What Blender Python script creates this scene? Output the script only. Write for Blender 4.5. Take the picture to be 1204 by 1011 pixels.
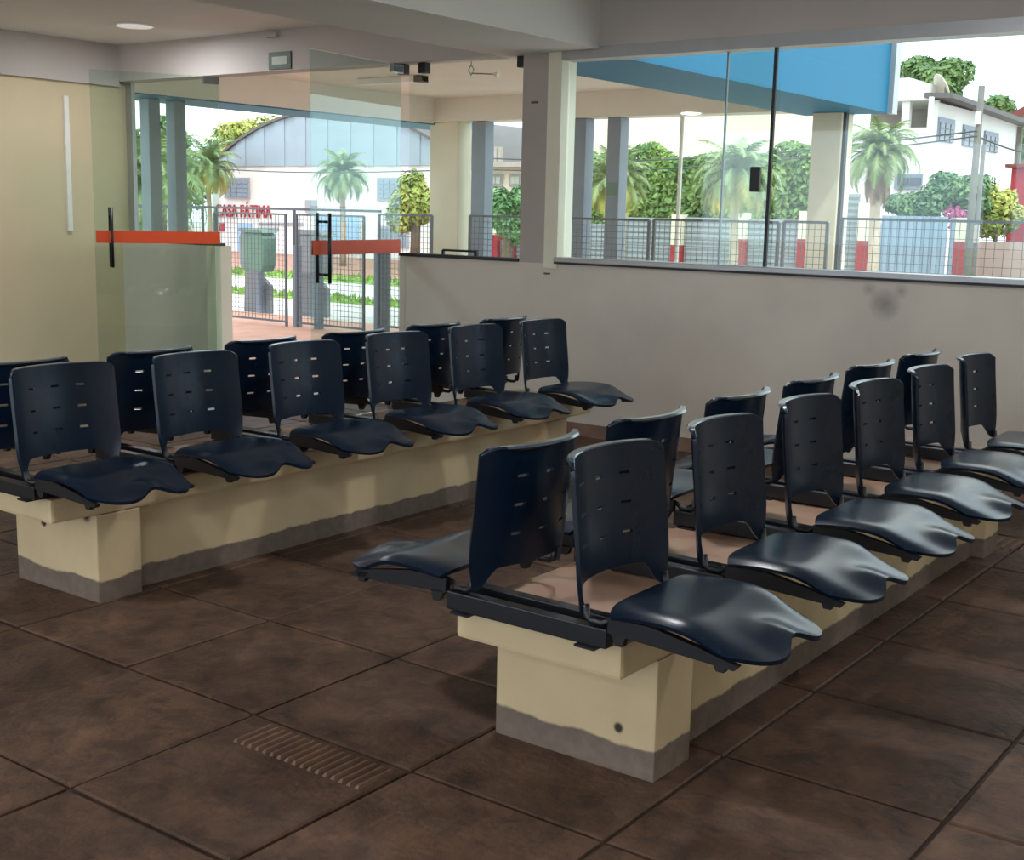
import bpy, bmesh, math, random
from mathutils import Vector, Matrix
random.seed(7)
sc = bpy.context.scene
for o in list(bpy.data.objects): bpy.data.objects.remove(o)
C = sc.collection

# ------------------------------------------------------------------ camera
F, YAW, PITCH, ROLL, CXP, CYP, H = 1488.6, 0.6346, 0.1710, -0.0223, 602.0, 505.5, 1.5
fw = Vector((-math.sin(YAW)*math.cos(PITCH), math.cos(YAW)*math.cos(PITCH), -math.sin(PITCH)))
r0 = Vector((math.cos(YAW), math.sin(YAW), 0)); d0 = fw.cross(r0)
rt = math.cos(ROLL)*r0 + math.sin(ROLL)*d0
dn = -math.sin(ROLL)*r0 + math.cos(ROLL)*d0
cam_d = bpy.data.cameras.new('camera'); cam = bpy.data.objects.new('camera', cam_d); C.objects.link(cam)
m = Matrix.Identity(4)
for i in range(3):
    m[i][0] = rt[i]; m[i][1] = -dn[i]; m[i][2] = -fw[i]
m[2][3] = H
cam.matrix_world = m
cam_d.sensor_width = 36; cam_d.lens = F/1204*36; cam_d.clip_end = 400; cam_d.clip_start = .05
sc.camera = cam
CAM = Vector((0, 0, H))
def ray(u, v): return rt*((u-CXP)/F) + dn*((v-CYP)/F) + fw
def atY(u, v, Y): d = ray(u, v); return CAM + d*(Y/d.y)
def atX(u, v, X): d = ray(u, v); return CAM + d*(X/d.x)
def atZ(u, v, Z): d = ray(u, v); return CAM + d*((Z-H)/d.z)

# ------------------------------------------------------------------ sky, sun, exposure
world = bpy.data.worlds.new('world'); sc.world = world; world.use_nodes = True
wn = world.node_tree.nodes; wl = world.node_tree.links
bg = wn['Background']
tc = wn.new('ShaderNodeTexCoord'); nz = wn.new('ShaderNodeTexNoise'); nz.inputs['Scale'].default_value = 2.2; nz.inputs['Detail'].default_value = 5
rp = wn.new('ShaderNodeValToRGB'); rp.color_ramp.elements[0].position = .38; rp.color_ramp.elements[1].position = .6
rp.color_ramp.elements[0].color = (.62, .82, 1, 1); rp.color_ramp.elements[1].color = (1, 1, 1, 1)
wl.new(tc.outputs['Generated'], nz.inputs['Vector']); wl.new(nz.outputs['Fac'], rp.inputs['Fac']); wl.new(rp.outputs['Color'], bg.inputs['Color'])
bg.inputs['Strength'].default_value = 2.1
sun_d = bpy.data.lights.new('sun', 'SUN'); sun = bpy.data.objects.new('sun', sun_d); C.objects.link(sun)
sun_d.energy = 1.3; sun_d.angle = math.radians(3); sun_d.color = (1, .96, .9)
sun.rotation_euler = Vector((-.50, .42, -.85)).to_track_quat('-Z', 'Y').to_euler()
sc.view_settings.view_transform = 'Standard'; sc.view_settings.look = 'None'
sc.view_settings.exposure = 0.5; sc.view_settings.gamma = 1.0; sc.view_settings.use_curve_mapping = False
LAMP_W = 16.0

# ------------------------------------------------------------------ materials
def srgb(r, g, b):
    f = lambda c: c/12.92 if c <= .04045 else ((c+.055)/1.055)**2.4
    return (f(r/255), f(g/255), f(b/255), 1)
def mat(name, col, rough=.6, var=.12, scale=6.0, bump=0.0, bscale=60.0, metal=0.0, spec=.5, rnd=0.0, detail=4.0):
    mt = bpy.data.materials.new(name); mt.use_nodes = True
    n = mt.node_tree.nodes; l = mt.node_tree.links; b = n['Principled BSDF']
    b.inputs['Roughness'].default_value = rough; b.inputs['Metallic'].default_value = metal
    b.inputs['Specular IOR Level'].default_value = spec
    g = n.new('ShaderNodeNewGeometry'); t = n.new('ShaderNodeTexNoise'); t.inputs['Scale'].default_value = scale; t.inputs['Detail'].default_value = detail
    l.new(g.outputs['Position'], t.inputs['Vector'])
    r = n.new('ShaderNodeValToRGB'); r.color_ramp.elements[0].position = .3; r.color_ramp.elements[1].position = .7
    c = Vector(col[:3]); r.color_ramp.elements[0].color = (*(c*(1-var)), 1); r.color_ramp.elements[1].color = (*(c*(1+var)), 1)
    l.new(t.outputs['Fac'], r.inputs['Fac'])
    out = r.outputs['Color']
    if rnd:
        oi = n.new('ShaderNodeObjectInfo'); mr = n.new('ShaderNodeMapRange'); mr.inputs['To Min'].default_value = 1-rnd; mr.inputs['To Max'].default_value = 1+rnd
        l.new(oi.outputs['Random'], mr.inputs['Value'])
        mx = n.new('ShaderNodeVectorMath'); mx.operation = 'SCALE'
        l.new(out, mx.inputs[0]); l.new(mr.outputs['Result'], mx.inputs['Scale']); out = mx.outputs['Vector']
    l.new(out, b.inputs['Base Color'])
    if bump:
        t2 = n.new('ShaderNodeTexNoise'); t2.inputs['Scale'].default_value = bscale; t2.inputs['Detail'].default_value = 3
        l.new(g.outputs['Position'], t2.inputs['Vector'])
        bp = n.new('ShaderNodeBump'); bp.inputs['Strength'].default_value = bump; bp.inputs['Distance'].default_value = .01
        l.new(t2.outputs['Fac'], bp.inputs['Height']); l.new(bp.outputs['Normal'], b.inputs['Normal'])
    return mt
def spots(mt, pts, col):
    """dirt marks with a place of their own on a wall: (x, y, z, radius, strength)"""
    n = mt.node_tree.nodes; l = mt.node_tree.links; b = n['Principled BSDF']
    g = n.new('ShaderNodeNewGeometry'); src = b.inputs['Base Color'].links[0].from_socket
    t = n.new('ShaderNodeTexNoise'); t.inputs['Scale'].default_value = 7; t.inputs['Detail'].default_value = 4
    l.new(g.outputs['Position'], t.inputs['Vector'])
    for x, y, z, rad, s in pts:
        d = n.new('ShaderNodeVectorMath'); d.operation = 'DISTANCE'; d.inputs[1].default_value = (x, y, z)
        l.new(g.outputs['Position'], d.inputs[0])
        mr = n.new('ShaderNodeMapRange'); mr.inputs['From Min'].default_value = rad; mr.inputs['From Max'].default_value = 0
        mr.inputs['To Max'].default_value = s*2
        l.new(d.outputs['Value'], mr.inputs['Value'])
        mu = n.new('ShaderNodeMath'); mu.operation = 'MULTIPLY'; mu.use_clamp = True
        l.new(mr.outputs['Result'], mu.inputs[0]); l.new(t.outputs['Fac'], mu.inputs[1])
        mx = n.new('ShaderNodeMix'); mx.data_type = 'RGBA'; mx.inputs['B'].default_value = col
        l.new(mu.outputs[0], mx.inputs['Factor']); l.new(src, mx.inputs['A']); src = mx.outputs['Result']
    l.new(src, b.inputs['Base Color'])
def zsplit(mt, z, col, noise=.03):
    """bare base below the paint line"""
    n = mt.node_tree.nodes; l = mt.node_tree.links; b = n['Principled BSDF']
    g = n.new('ShaderNodeNewGeometry'); src = b.inputs['Base Color'].links[0].from_socket
    sx = n.new('ShaderNodeSeparateXYZ'); l.new(g.outputs['Position'], sx.inputs[0])
    t = n.new('ShaderNodeTexNoise'); t.inputs['Scale'].default_value = 9; l.new(g.outputs['Position'], t.inputs['Vector'])
    ma = n.new('ShaderNodeMath'); ma.operation = 'MULTIPLY_ADD'; ma.inputs[1].default_value = -noise*2; l.new(t.outputs['Fac'], ma.inputs[0]); l.new(sx.outputs['Z'], ma.inputs[2])
    mr = n.new('ShaderNodeMapRange'); mr.inputs['From Min'].default_value = z-noise-.004; mr.inputs['From Max'].default_value = z-noise+.004
    l.new(ma.outputs[0], mr.inputs['Value'])
    t3 = n.new('ShaderNodeTexNoise'); t3.inputs['Scale'].default_value = 25; t3.inputs['Detail'].default_value = 5; l.new(g.outputs['Position'], t3.inputs['Vector'])
    r = n.new('ShaderNodeValToRGB'); c = Vector(col[:3])
    r.color_ramp.elements[0].color = (*(c*.6), 1); r.color_ramp.elements[1].color = (*(c*1.4), 1); l.new(t3.outputs['Fac'], r.inputs['Fac'])
    mx = n.new('ShaderNodeMix'); mx.data_type = 'RGBA'; l.new(r.outputs['Color'], mx.inputs['A'])
    l.new(mr.outputs['Result'], mx.inputs['Factor']); l.new(src, mx.inputs['B']); l.new(mx.outputs['Result'], b.inputs['Base Color'])
def glass(name, tint, refl=1.0):
    mt = bpy.data.materials.new(name); mt.use_nodes = True
    n = mt.node_tree.nodes; l = mt.node_tree.links; n.remove(n['Principled BSDF'])
    tr = n.new('ShaderNodeBsdfTransparent'); tr.inputs['Color'].default_value = tint
    gl = n.new('ShaderNodeBsdfGlossy'); gl.inputs['Roughness'].default_value = .02; gl.inputs['Color'].default_value = (.9, .95, .93, 1)
    fr = n.new('ShaderNodeLayerWeight'); fr.inputs['Blend'].default_value = .5          # Schlick: same from both faces of the thin sheet
    pw = n.new('ShaderNodeMath'); pw.operation = 'POWER'; pw.inputs[1].default_value = 4; l.new(fr.outputs['Facing'], pw.inputs[0])
    ml = n.new('ShaderNodeMath'); ml.operation = 'MULTIPLY_ADD'; ml.inputs[1].default_value = .9; ml.inputs[2].default_value = .035*refl; l.new(pw.outputs[0], ml.inputs[0])
    mx = n.new('ShaderNodeMixShader'); l.new(ml.outputs[0], mx.inputs[0]); l.new(tr.outputs[0], mx.inputs[1]); l.new(gl.outputs[0], mx.inputs[2])
    l.new(mx.outputs[0], n['Material Output'].inputs['Surface']); return mt
def emis(name, col, s):
    mt = bpy.data.materials.new(name); mt.use_nodes = True; b = mt.node_tree.nodes['Principled BSDF']
    b.inputs['Base Color'].default_value = col; b.inputs['Emission Color'].default_value = col; b.inputs['Emission Strength'].default_value = s
    return mt
def leafmat(name, c1, c2, scale=3.0):
    mt = mat(name, c1, .55, 0, scale); n = mt.node_tree.nodes
    r = [x for x in n if x.type == 'VALTORGB'][0]; r.color_ramp.elements[0].color = c1; r.color_ramp.elements[1].color = c2
    b = n['Principled BSDF']; b.inputs['Subsurface Weight'].default_value = 0
    return mt
M = {}
M['floor'] = mat('floor_slab', srgb(88, 69, 57), .62, .34, 2.2, .6, 40, spec=.22, rnd=.13, detail=9)
def mottle(mt, scale, lo, hi):
    n = mt.node_tree.nodes; l = mt.node_tree.links; b = n['Principled BSDF']; src = b.inputs['Base Color'].links[0].from_socket
    g = n.new('ShaderNodeNewGeometry'); t = n.new('ShaderNodeTexNoise'); t.inputs['Scale'].default_value = scale; t.inputs['Detail'].default_value = 7; t.inputs['Roughness'].default_value = .65; t.inputs['Distortion'].default_value = .6
    l.new(g.outputs['Position'], t.inputs['Vector']); r = n.new('ShaderNodeValToRGB'); r.color_ramp.elements[0].position = .36; r.color_ramp.elements[1].position = .66
    r.color_ramp.elements[0].color = (*lo, 1); r.color_ramp.elements[1].color = (*hi, 1); l.new(t.outputs['Fac'], r.inputs['Fac'])
    m_ = n.new('ShaderNodeVectorMath'); m_.operation = 'MULTIPLY'; l.new(src, m_.inputs[0]); l.new(r.outputs['Color'], m_.inputs[1]); l.new(m_.outputs['Vector'], b.inputs['Base Color'])
mottle(M['floor'], 9, (.66, .68, .72), (1.5, 1.38, 1.28))
def grooves(mt):
    # faint trowelled lines across some of the slabs
    n = mt.node_tree.nodes; l = mt.node_tree.links; b = n['Principled BSDF']; old = b.inputs['Normal'].links[0].from_socket
    g = n.new('ShaderNodeNewGeometry'); w = n.new('ShaderNodeTexWave'); w.bands_direction = 'X'; w.inputs['Scale'].default_value = 11; w.inputs['Distortion'].default_value = .6
    l.new(g.outputs['Position'], w.inputs['Vector']); oi = n.new('ShaderNodeObjectInfo')
    gt = n.new('ShaderNodeMath'); gt.operation = 'GREATER_THAN'; gt.inputs[1].default_value = .55; l.new(oi.outputs['Random'], gt.inputs[0])
    ml = n.new('ShaderNodeMath'); ml.operation = 'MULTIPLY'; l.new(gt.outputs[0], ml.inputs[0]); l.new(w.outputs['Fac'], ml.inputs[1])
    bp = n.new('ShaderNodeBump'); bp.inputs['Strength'].default_value = .14; bp.inputs['Distance'].default_value = .005
    l.new(ml.outputs[0], bp.inputs['Height']); l.new(old, bp.inputs['Normal']); l.new(bp.outputs['Normal'], b.inputs['Normal'])
grooves(M['floor'])
M['joint'] = mat('floor_joint', srgb(62, 47, 39), .9, .2, 20)
M['rib'] = mat('floor_rib', srgb(112, 86, 70), .6, .3, 9, spec=.4)
M['wallf'] = mat('wall_paint_front', srgb(208, 200, 188), .7, .07, 1.6, .08, 40)
M['walll'] = mat('wall_paint_left', srgb(216, 200, 166), .7, .05, 1.2, .06, 40)
M['beam'] = mat('beam_paint', srgb(196, 189, 185), .75, .04, 1.5)
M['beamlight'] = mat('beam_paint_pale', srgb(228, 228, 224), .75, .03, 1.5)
M['ceil'] = mat('ceiling_paint', srgb(236, 235, 234), .8, .03, 1.2)
M['pillarlight'] = mat('pillar_edge_paint', srgb(226, 222, 200), .7, .04, 3)
M['base'] = mat('baseboard_cement', srgb(132, 104, 90), .8, .2, 10)
M['bench'] = mat('bench_paint', srgb(216, 194, 154), .55, .08, 4, .12, 35)
spots(M['bench'], [(-1.98, 2.80, .325, .022, 2.2), (-1.68, 2.80, .125, .018, 2.4), (-4.34, 2.80, .325, .03, 2), (-4.33, 2.80, .26, .022, 2), (-4.05, 2.8, .33, .03, 2)], srgb(60, 50, 40))
zsplit(M['bench'], .085, srgb(120, 106, 94), .022)
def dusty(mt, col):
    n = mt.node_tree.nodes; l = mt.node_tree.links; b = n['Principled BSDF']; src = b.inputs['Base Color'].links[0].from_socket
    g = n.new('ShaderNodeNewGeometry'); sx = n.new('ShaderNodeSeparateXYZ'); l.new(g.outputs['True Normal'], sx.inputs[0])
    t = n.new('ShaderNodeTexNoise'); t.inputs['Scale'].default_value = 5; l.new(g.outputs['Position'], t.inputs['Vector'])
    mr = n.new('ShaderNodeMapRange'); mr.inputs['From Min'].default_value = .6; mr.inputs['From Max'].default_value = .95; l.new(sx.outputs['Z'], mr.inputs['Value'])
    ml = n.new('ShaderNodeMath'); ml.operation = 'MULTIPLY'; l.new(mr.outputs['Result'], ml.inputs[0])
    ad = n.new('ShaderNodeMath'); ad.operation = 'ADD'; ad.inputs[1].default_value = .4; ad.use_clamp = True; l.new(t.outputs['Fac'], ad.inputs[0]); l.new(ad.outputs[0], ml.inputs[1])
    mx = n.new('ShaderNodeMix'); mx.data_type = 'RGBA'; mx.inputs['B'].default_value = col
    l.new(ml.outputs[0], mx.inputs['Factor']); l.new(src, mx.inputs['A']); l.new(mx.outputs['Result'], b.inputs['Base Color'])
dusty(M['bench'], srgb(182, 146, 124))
M['chair'] = mat('chair_plastic_navy', srgb(9, 28, 47), .27, .12, 14, .04, 220, spec=.45)
M['rim'] = mat('chair_rim_highlight', srgb(70, 84, 98), .2, .05, 10, spec=.9)
M['black'] = mat('black_steel', srgb(17, 20, 26), .38, .1, 30, spec=.6)
M['blackp'] = mat('black_plastic', srgb(24, 24, 26), .45, .1, 30)
M['steel'] = mat('grey_steel_paint', srgb(122, 134, 146), .5, .06, 5)
M['alu'] = mat('aluminium_track', srgb(168, 168, 170), .35, .05, 8, metal=.6)
M['dark'] = mat('dark_gasket', srgb(44, 46, 50), .6, .1, 20)
M['glass'] = glass('clear_glass', (.93, .97, .955, 1), 1.0)
M['glassdoor'] = glass('door_glass', (.87, .94, .915, 1), 1.3)
M['strip'] = mat('orange_safety_film', srgb(226, 84, 40), .5, .04, 6)
M['chrome'] = mat('chrome_fitting', srgb(150, 152, 155), .25, .05, 20, metal=.9)
M['signg'] = mat('sign_green', srgb(52, 84, 66), .5, .05, 20)
M['signw'] = mat('sign_pale', srgb(176, 188, 172), .5, .05, 20)
M['white'] = mat('white_plastic', srgb(235, 233, 226), .5, .03, 10)
M['tag'] = mat('grey_tag', srgb(90, 84, 78), .6, .05, 10)
M['lamp'] = emis('lamp_diffuser', (1, .98, .95, 1), .25)
M['blue'] = mat('canopy_blue_paint', srgb(0, 112, 150), .5, .05, 1.0, spec=.25)
M['soffit'] = mat('canopy_soffit', srgb(226, 220, 206), .75, .03, 2)
M['column'] = mat('column_cream', srgb(212, 204, 178), .7, .05, 3)
M['verfloor'] = mat('veranda_red_cement', srgb(184, 136, 112), .7, .15, 3)
M['wire'] = mat('fence_wire', srgb(86, 90, 96), .5, .05, 20)
M['frame'] = mat('fence_frame', srgb(84, 88, 94), .5, .05, 20)
M['pave'] = mat('pavement', srgb(208, 204, 198), .85, .2, 5, .3, 12)
M['road'] = mat('road_stone', srgb(214, 212, 208), .85, .1, 2, .3, 8)
M['earth'] = mat('red_earth', srgb(186, 140, 118), .9, .18, 2.5)
M['grass'] = mat('grass', srgb(140, 176, 80), .9, .3, 6)
M['bwhite'] = mat('building_white', srgb(240, 240, 236), .75, .03, 1)
M['bcream'] = mat('building_cream', srgb(244, 238, 214), .75, .03, .6)
M['metalroof'] = mat('grey_blue_sheet', srgb(168, 186, 198), .5, .05, 1.5)
M['roofedge'] = mat('roof_edge_dark', srgb(96, 92, 92), .7, .1, 3)
M['pane'] = mat('window_pane_blue', srgb(122, 138, 156), .25, .1, 3)
M['panedark'] = mat('window_pane_dark', srgb(92, 98, 108), .25, .1, 3)
M['bluedoor'] = mat('blue_door', srgb(140, 178, 214), .5, .05, 3)
M['redsign'] = mat('sign_red', srgb(208, 36, 62), .6, .02, 3)
M['greysign'] = mat('sign_grey', srgb(150, 152, 158), .6, .02, 3)
M['red'] = mat('pier_red', srgb(198, 44, 58), .65, .06, 3)
M['pink'] = mat('wall_pink', srgb(212, 186, 178), .75, .06, 2)
M['gateg'] = mat('gate_grey', srgb(168, 178, 186), .5, .05, 3)
M['gateb'] = mat('gate_pale_blue', srgb(176, 200, 226), .5, .04, 3)
M['wood'] = mat('pole_wood', srgb(134, 130, 124), .8, .12, 5)
M['wirecable'] = mat('power_cable', srgb(70, 72, 76), .6, .05, 5)
M['dish'] = mat('satellite_dish', srgb(196, 186, 172), .5, .06, 4)
M['bark'] = mat('palm_bark', srgb(176, 160, 140), .85, .2, 6)
M['trunk'] = mat('tree_bark', srgb(104, 88, 72), .9, .2, 6)
M['frond'] = leafmat('palm_frond', srgb(112, 140, 84), srgb(172, 190, 128))
M['frondy'] = leafmat('palm_frond_yellow', srgb(150, 160, 72), srgb(214, 200, 96))
M['deadfrond'] = leafmat('dead_frond', srgb(150, 124, 104), srgb(186, 162, 138))
M['ivy'] = leafmat('ivy_leaf', srgb(70, 122, 66), srgb(160, 194, 92), 1.6)
M['leafa'] = leafmat('tree_leaf_green', srgb(74, 114, 66), srgb(136, 166, 92), 1.0)
M['leafy'] = leafmat('tree_leaf_yellow', srgb(122, 150, 70), srgb(206, 206, 96), 1.0)
M['leafb'] = leafmat('bush_leaf', srgb(84, 138, 84), srgb(150, 194, 130), 1.5)
M['leafd'] = leafmat('hedge_leaf', srgb(60, 112, 70), srgb(136, 168, 100), 1.6)
M['flower'] = leafmat('bougainvillea_pink', srgb(170, 60, 120), srgb(206, 100, 150))
M['binG'] = mat('bin_green', srgb(118, 160, 138), .5, .05, 5)
M['binD'] = mat('bin_grey', srgb(150, 158, 160), .5, .05, 5)
M['tile'] = mat('roof_tile_red', srgb(150, 70, 60), .8, .12, 4)
M['concrete'] = mat('bare_concrete', srgb(168, 160, 152), .85, .1, 3)

def tone(names, k):
    for nm in names.split():
        for nd in M[nm].node_tree.nodes:
            if nd.type == 'VALTORGB':
                for e in nd.color_ramp.elements: e.color = (*(Vector(e.color[:3])*k), 1)
tone('frond frondy deadfrond ivy leafa leafy leafb leafd flower grass', .74)
tone('red pink gateg gateb redsign binG binD tile', .6)
tone('bwhite bcream pave road', .8)
tone('earth metalroof wood', .7)
tone('blue', .85)
M['pillar'] = mat('pillar_glare_shade', srgb(176, 166, 160), .7, .06, 2)  # darker than the wall: contrast from window glare put into the pillar colour

# ------------------------------------------------------------------ mesh helpers
class MB:
    def __init__(s): s.v = []; s.f = []
    def add(s, vs, fs):
        k = len(s.v); s.v += [tuple(x) for x in vs]; s.f += [tuple(i+k for i in f) for f in fs]; return s
    def box(s, x0, x1, y0, y1, z0, z1):
        vs = [(x, y, z) for z in (z0, z1) for y in (y0, y1) for x in (x0, x1)]
        return s.add(vs, [(0, 2, 3, 1), (4, 5, 7, 6), (0, 1, 5, 4), (2, 6, 7, 3), (0, 4, 6, 2), (1, 3, 7, 5)])
    def tube(s, pts, r, n=8, cap=True):
        pts = [Vector(p) for p in pts]; rings = []
        rs = r if isinstance(r, (list, tuple)) else [r]*len(pts)
        for i, p in enumerate(pts):
            t = (pts[min(i+1, len(pts)-1)] - pts[max(i-1, 0)]).normalized()
            a = t.cross(Vector((0, 0, 1)) if abs(t.z) < .9 else Vector((1, 0, 0))).normalized(); b = t.cross(a)
            rings.append([p + (a*math.cos(2*math.pi*k/n) + b*math.sin(2*math.pi*k/n))*rs[i] for k in range(n)])
        vs = [q for R_ in rings for q in R_]; fs = []
        for i in range(len(pts)-1):
            for k in range(n): fs.append((i*n+k, i*n+(k+1) % n, (i+1)*n+(k+1) % n, (i+1)*n+k))
        if cap: fs += [tuple(range(n))[::-1], tuple(range((len(pts)-1)*n, len(pts)*n))]
        return s.add(vs, fs)
    def prism(s, poly, y0, y1):          # polygon in (x, z), extruded along y
        n = len(poly); vs = [(x, y0, z) for x, z in poly] + [(x, y1, z) for x, z in poly]
        return s.add(vs, [tuple(range(n)), tuple(range(2*n-1, n-1, -1))] + [(k, k+n, (k+1) % n+n, (k+1) % n) for k in range(n)])
    def mesh(s, name, mt, bevel=0.0, smooth=False):
        me = bpy.data.meshes.new(name); me.from_pydata(s.v, [], s.f); me.materials.append(mt)
        bm = bmesh.new(); bm.from_mesh(me)
        bmesh.ops.recalc_face_normals(bm, faces=bm.faces)
        if bevel: bmesh.ops.bevel(bm, geom=list(bm.edges), offset=bevel, segments=2, profile=.6, affect='EDGES', clamp_overlap=True)
        bm.to_mesh(me); bm.free()
        if smooth:
            for p in me.polygons: p.use_smooth = True
        return me
    def build(s, name, mt, parent=None, bevel=0.0, smooth=False):
        return link(name, s.mesh(name, mt, bevel, smooth), parent)
def link(name, me, parent=None):
    o = bpy.data.objects.new(name, me); C.objects.link(o)
    if parent: o.parent = parent
    return o
def tag(o, label=None, cat=None, group=None, kind=None):
    if label: o['label'] = label
    if cat: o['category'] = cat
    if group: o['group'] = group
    if kind: o['kind'] = kind
    return o
def thing(name, label, cat, loc=(0, 0, 0), rz=0, group=None):
    o = bpy.data.objects.new(name, None); C.objects.link(o); o.location = loc; o.rotation_euler = (0, 0, rz); o.empty_display_size = .1
    return tag(o, label, cat, group)
def copy_tree(o, parent=None):
    c = o.copy(); C.objects.link(c); c.parent = parent
    for ch in list(o.children): copy_tree(ch, c)
    return c
def B(*a): return MB().box(*a)
def struct(name, mb, mt, label, cat, bevel=0):
    return tag(mb.build(name, mt, None, bevel), label, cat, None, 'structure')

# ------------------------------------------------------------------ room shell
W, SILL, HEAD, CEIL = 7.15, 1.155, 2.545, 2.85
XL, XR, YB = -9.65, 3.4, -3.6
WT = .16     # wall thickness
# floor: base with recessed joints, slabs as children
floor = struct('floor', B(XL-.1, XR, YB, W+WT, -.20, -.014), M['joint'], 'brown worn cement slab floor of the waiting room', 'floor')
TX, TY = .62, .635
slab_meshes = []
for k in range(3):
    bm = bmesh.new(); bmesh.ops.create_cube(bm, size=1)
    bmesh.ops.scale(bm, vec=(TX-.012, TY-.012, .02), verts=bm.verts)
    top = [e for e in bm.edges if all(v.co.z > 0 for v in e.verts)]
    bmesh.ops.bevel(bm, geom=top, offset=.004+.0015*k, segments=1, affect='EDGES')
    me = bpy.data.meshes.new('slab'); bm.to_mesh(me); bm.free(); me.materials.append(M['floor']); slab_meshes.append(me)
xs = [-2.74 + TX*(i+.5) for i in range(-12, 6)]; ys = [1.815 + TY*(j+.5) for j in range(-4, 9)]
for x in xs:
    for y in ys:
        if x - TX/2 < XL or y + TY/2 > W: continue
        o = link('slab', random.choice(slab_meshes), floor)
        o.location = (x, y, -.012+random.uniform(-.002, .001)); o.rotation_euler = (random.uniform(-.002, .002), random.uniform(-.002, .002), 0)
x_lo = min(x for x in xs if x-TX/2 >= XL)-TX/2; x_hi = xs[-1]+TX/2; y_lo = ys[0]-TY/2; y_hi = max(y for y in ys if y+TY/2 <= W)+TY/2
mb = MB().box(XL, x_lo-.012, YB, W, -.014, -.004).box(x_lo, x_hi, y_hi+.012, W, -.014, -.004).box(x_hi+.012, XR, YB, W, -.014, -.004).box(x_lo, x_hi, YB, y_lo-.012, -.014, -.004)
mb.build('edge_screed', M['floor'], floor)
# ribbed strips cast into the floor
def ribs(x0, x1, y0, y1, n, along_x, name):
    mb = MB()
    for k in range(n):
        t = (k+.5)/n
        if along_x:
            c = x0+(x1-x0)*t; w = (x1-x0)/n*.28
            mb.add([(c-w, y0, -.004), (c+w, y0, -.004), (c+w, y1, -.004), (c-w, y1, -.004), (c-w*.5, y0+.01, .007), (c+w*.5, y0+.01, .007), (c+w*.5, y1-.01, .007), (c-w*.5, y1-.01, .007)],
                   [(0, 1, 5, 4), (1, 2, 6, 5), (2, 3, 7, 6), (3, 0, 4, 7), (4, 5, 6, 7)])
    o = mb.build(name, M['rib'], floor); o['kind'] = 'stuff'
ribs(-2.64, -2.14, 2.27, 2.42, 17, True, 'ribbed_strip')
ribs(-1.74, -1.16, 5.98, 6.18, 14, True, 'ribbed_strip')

# front wall: low wall with door gap, pillar, head beam
DL, DR = -8.40, -6.335
wf = struct('wall_front', MB().box(DR, XR, W, W+WT, -.2, SILL).box(XL, DL, W, W+WT, -.2, SILL), M['wallf'], 'beige low front wall under the windows with dark scuff marks', 'wall')
p_st = atY(1040, 358, W); p_st2 = atY(1022, 340, W); p_st3 = atY(760, 390, W)
spots(M['wallf'], [(p_st.x, W, p_st.z, .10, .85), (p_st2.x, W, p_st2.z, .05, .4), (p_st.x+.09, W, p_st.z+.08, .05, .4), (p_st3.x, W, p_st3.z, .6, .10)], srgb(96, 94, 98))
B(DL-.115, DL+.003, W-.004, W+WT+.01, 0, SILL+.002).build('jamb_post', M['pillarlight'], wf)
B(DR-.003, DR+.05, W-.004, W+WT+.01, 0, SILL-.003).build('jamb_post', M['wallf'], wf)
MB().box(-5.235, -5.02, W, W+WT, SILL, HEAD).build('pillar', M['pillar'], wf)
MB().box(-5.02, -4.91, W-.012, W+WT, SILL-.03, HEAD).build('pillar_edge', M['pillarlight'], wf)
B(-5.16, -5.11, W-.006, W, 2.22, 2.235).build('tag_plate', M['tag'], wf)
B(-5.02, -4.97, W-.006, W, 1.08, 1.092).build('tag_plate', M['tag'], wf)
struct('trim_1', B(XL, -5.45, W-.02, W+WT, HEAD, CEIL), M['beam'], 'grey-beige head beam above the glass doors', 'beam')
struct('trim_2', B(-4.62, XR, W-.02, W+WT, HEAD+.02, CEIL), M['beam'], 'grey-beige head beam above the wide right window', 'beam')
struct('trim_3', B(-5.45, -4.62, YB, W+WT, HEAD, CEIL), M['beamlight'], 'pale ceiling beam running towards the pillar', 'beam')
struct('wall_left', B(XL-.2, XL, YB, W+WT, -.2, CEIL), M['walll'], 'yellowish beige left wall', 'wall')
struct('trim_4', B(XL, XL+.05, YB, W-.02, 2.50, CEIL), M['beam'], 'pale beam along the top of the left wall', 'beam')
struct('ceiling', B(XL-.2, XR+.16, YB-1.2, W+WT, CEIL, CEIL+.18), M['ceil'], 'light grey painted ceiling', 'ceiling')
struct('baseboard_front', B(DR+.06, XR, W-.014, W, -.004, .085), M['base'], 'brown cement baseboard at the foot of the front wall', 'baseboard')
# unseen open side behind the camera, added to let daylight in: pillars only
for i, (x, y) in enumerate(((2.9, -3.3), (-1, -3.3), (-5.2, -3.3))):
    struct('trim_%d' % (5+i), B(x, x+.3, y-.15, y+.15, -.2, CEIL), M['beam'], 'unseen square pillar on the open side added for daylight', 'pillar')

struct('wall_right', B(XR, XR+.16, YB, W+WT, -.2, CEIL), M['walll'], 'beige unseen right wall added to shut out side light', 'wall')  # unseen wall added to keep side light off the chair backs
# white bar on the left wall, shaped as a light reflection
o = B(XL, XL+.03, 0, .045, 1.25, 2.38).build('wall_reflection', M['white'], None, .004)
pc = atX(76, 200, XL); o.location = (0, pc.y, 0)
tag(o, 'pale vertical bar standing in for a light reflection on the left wall', 'reflection_bar')

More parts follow.
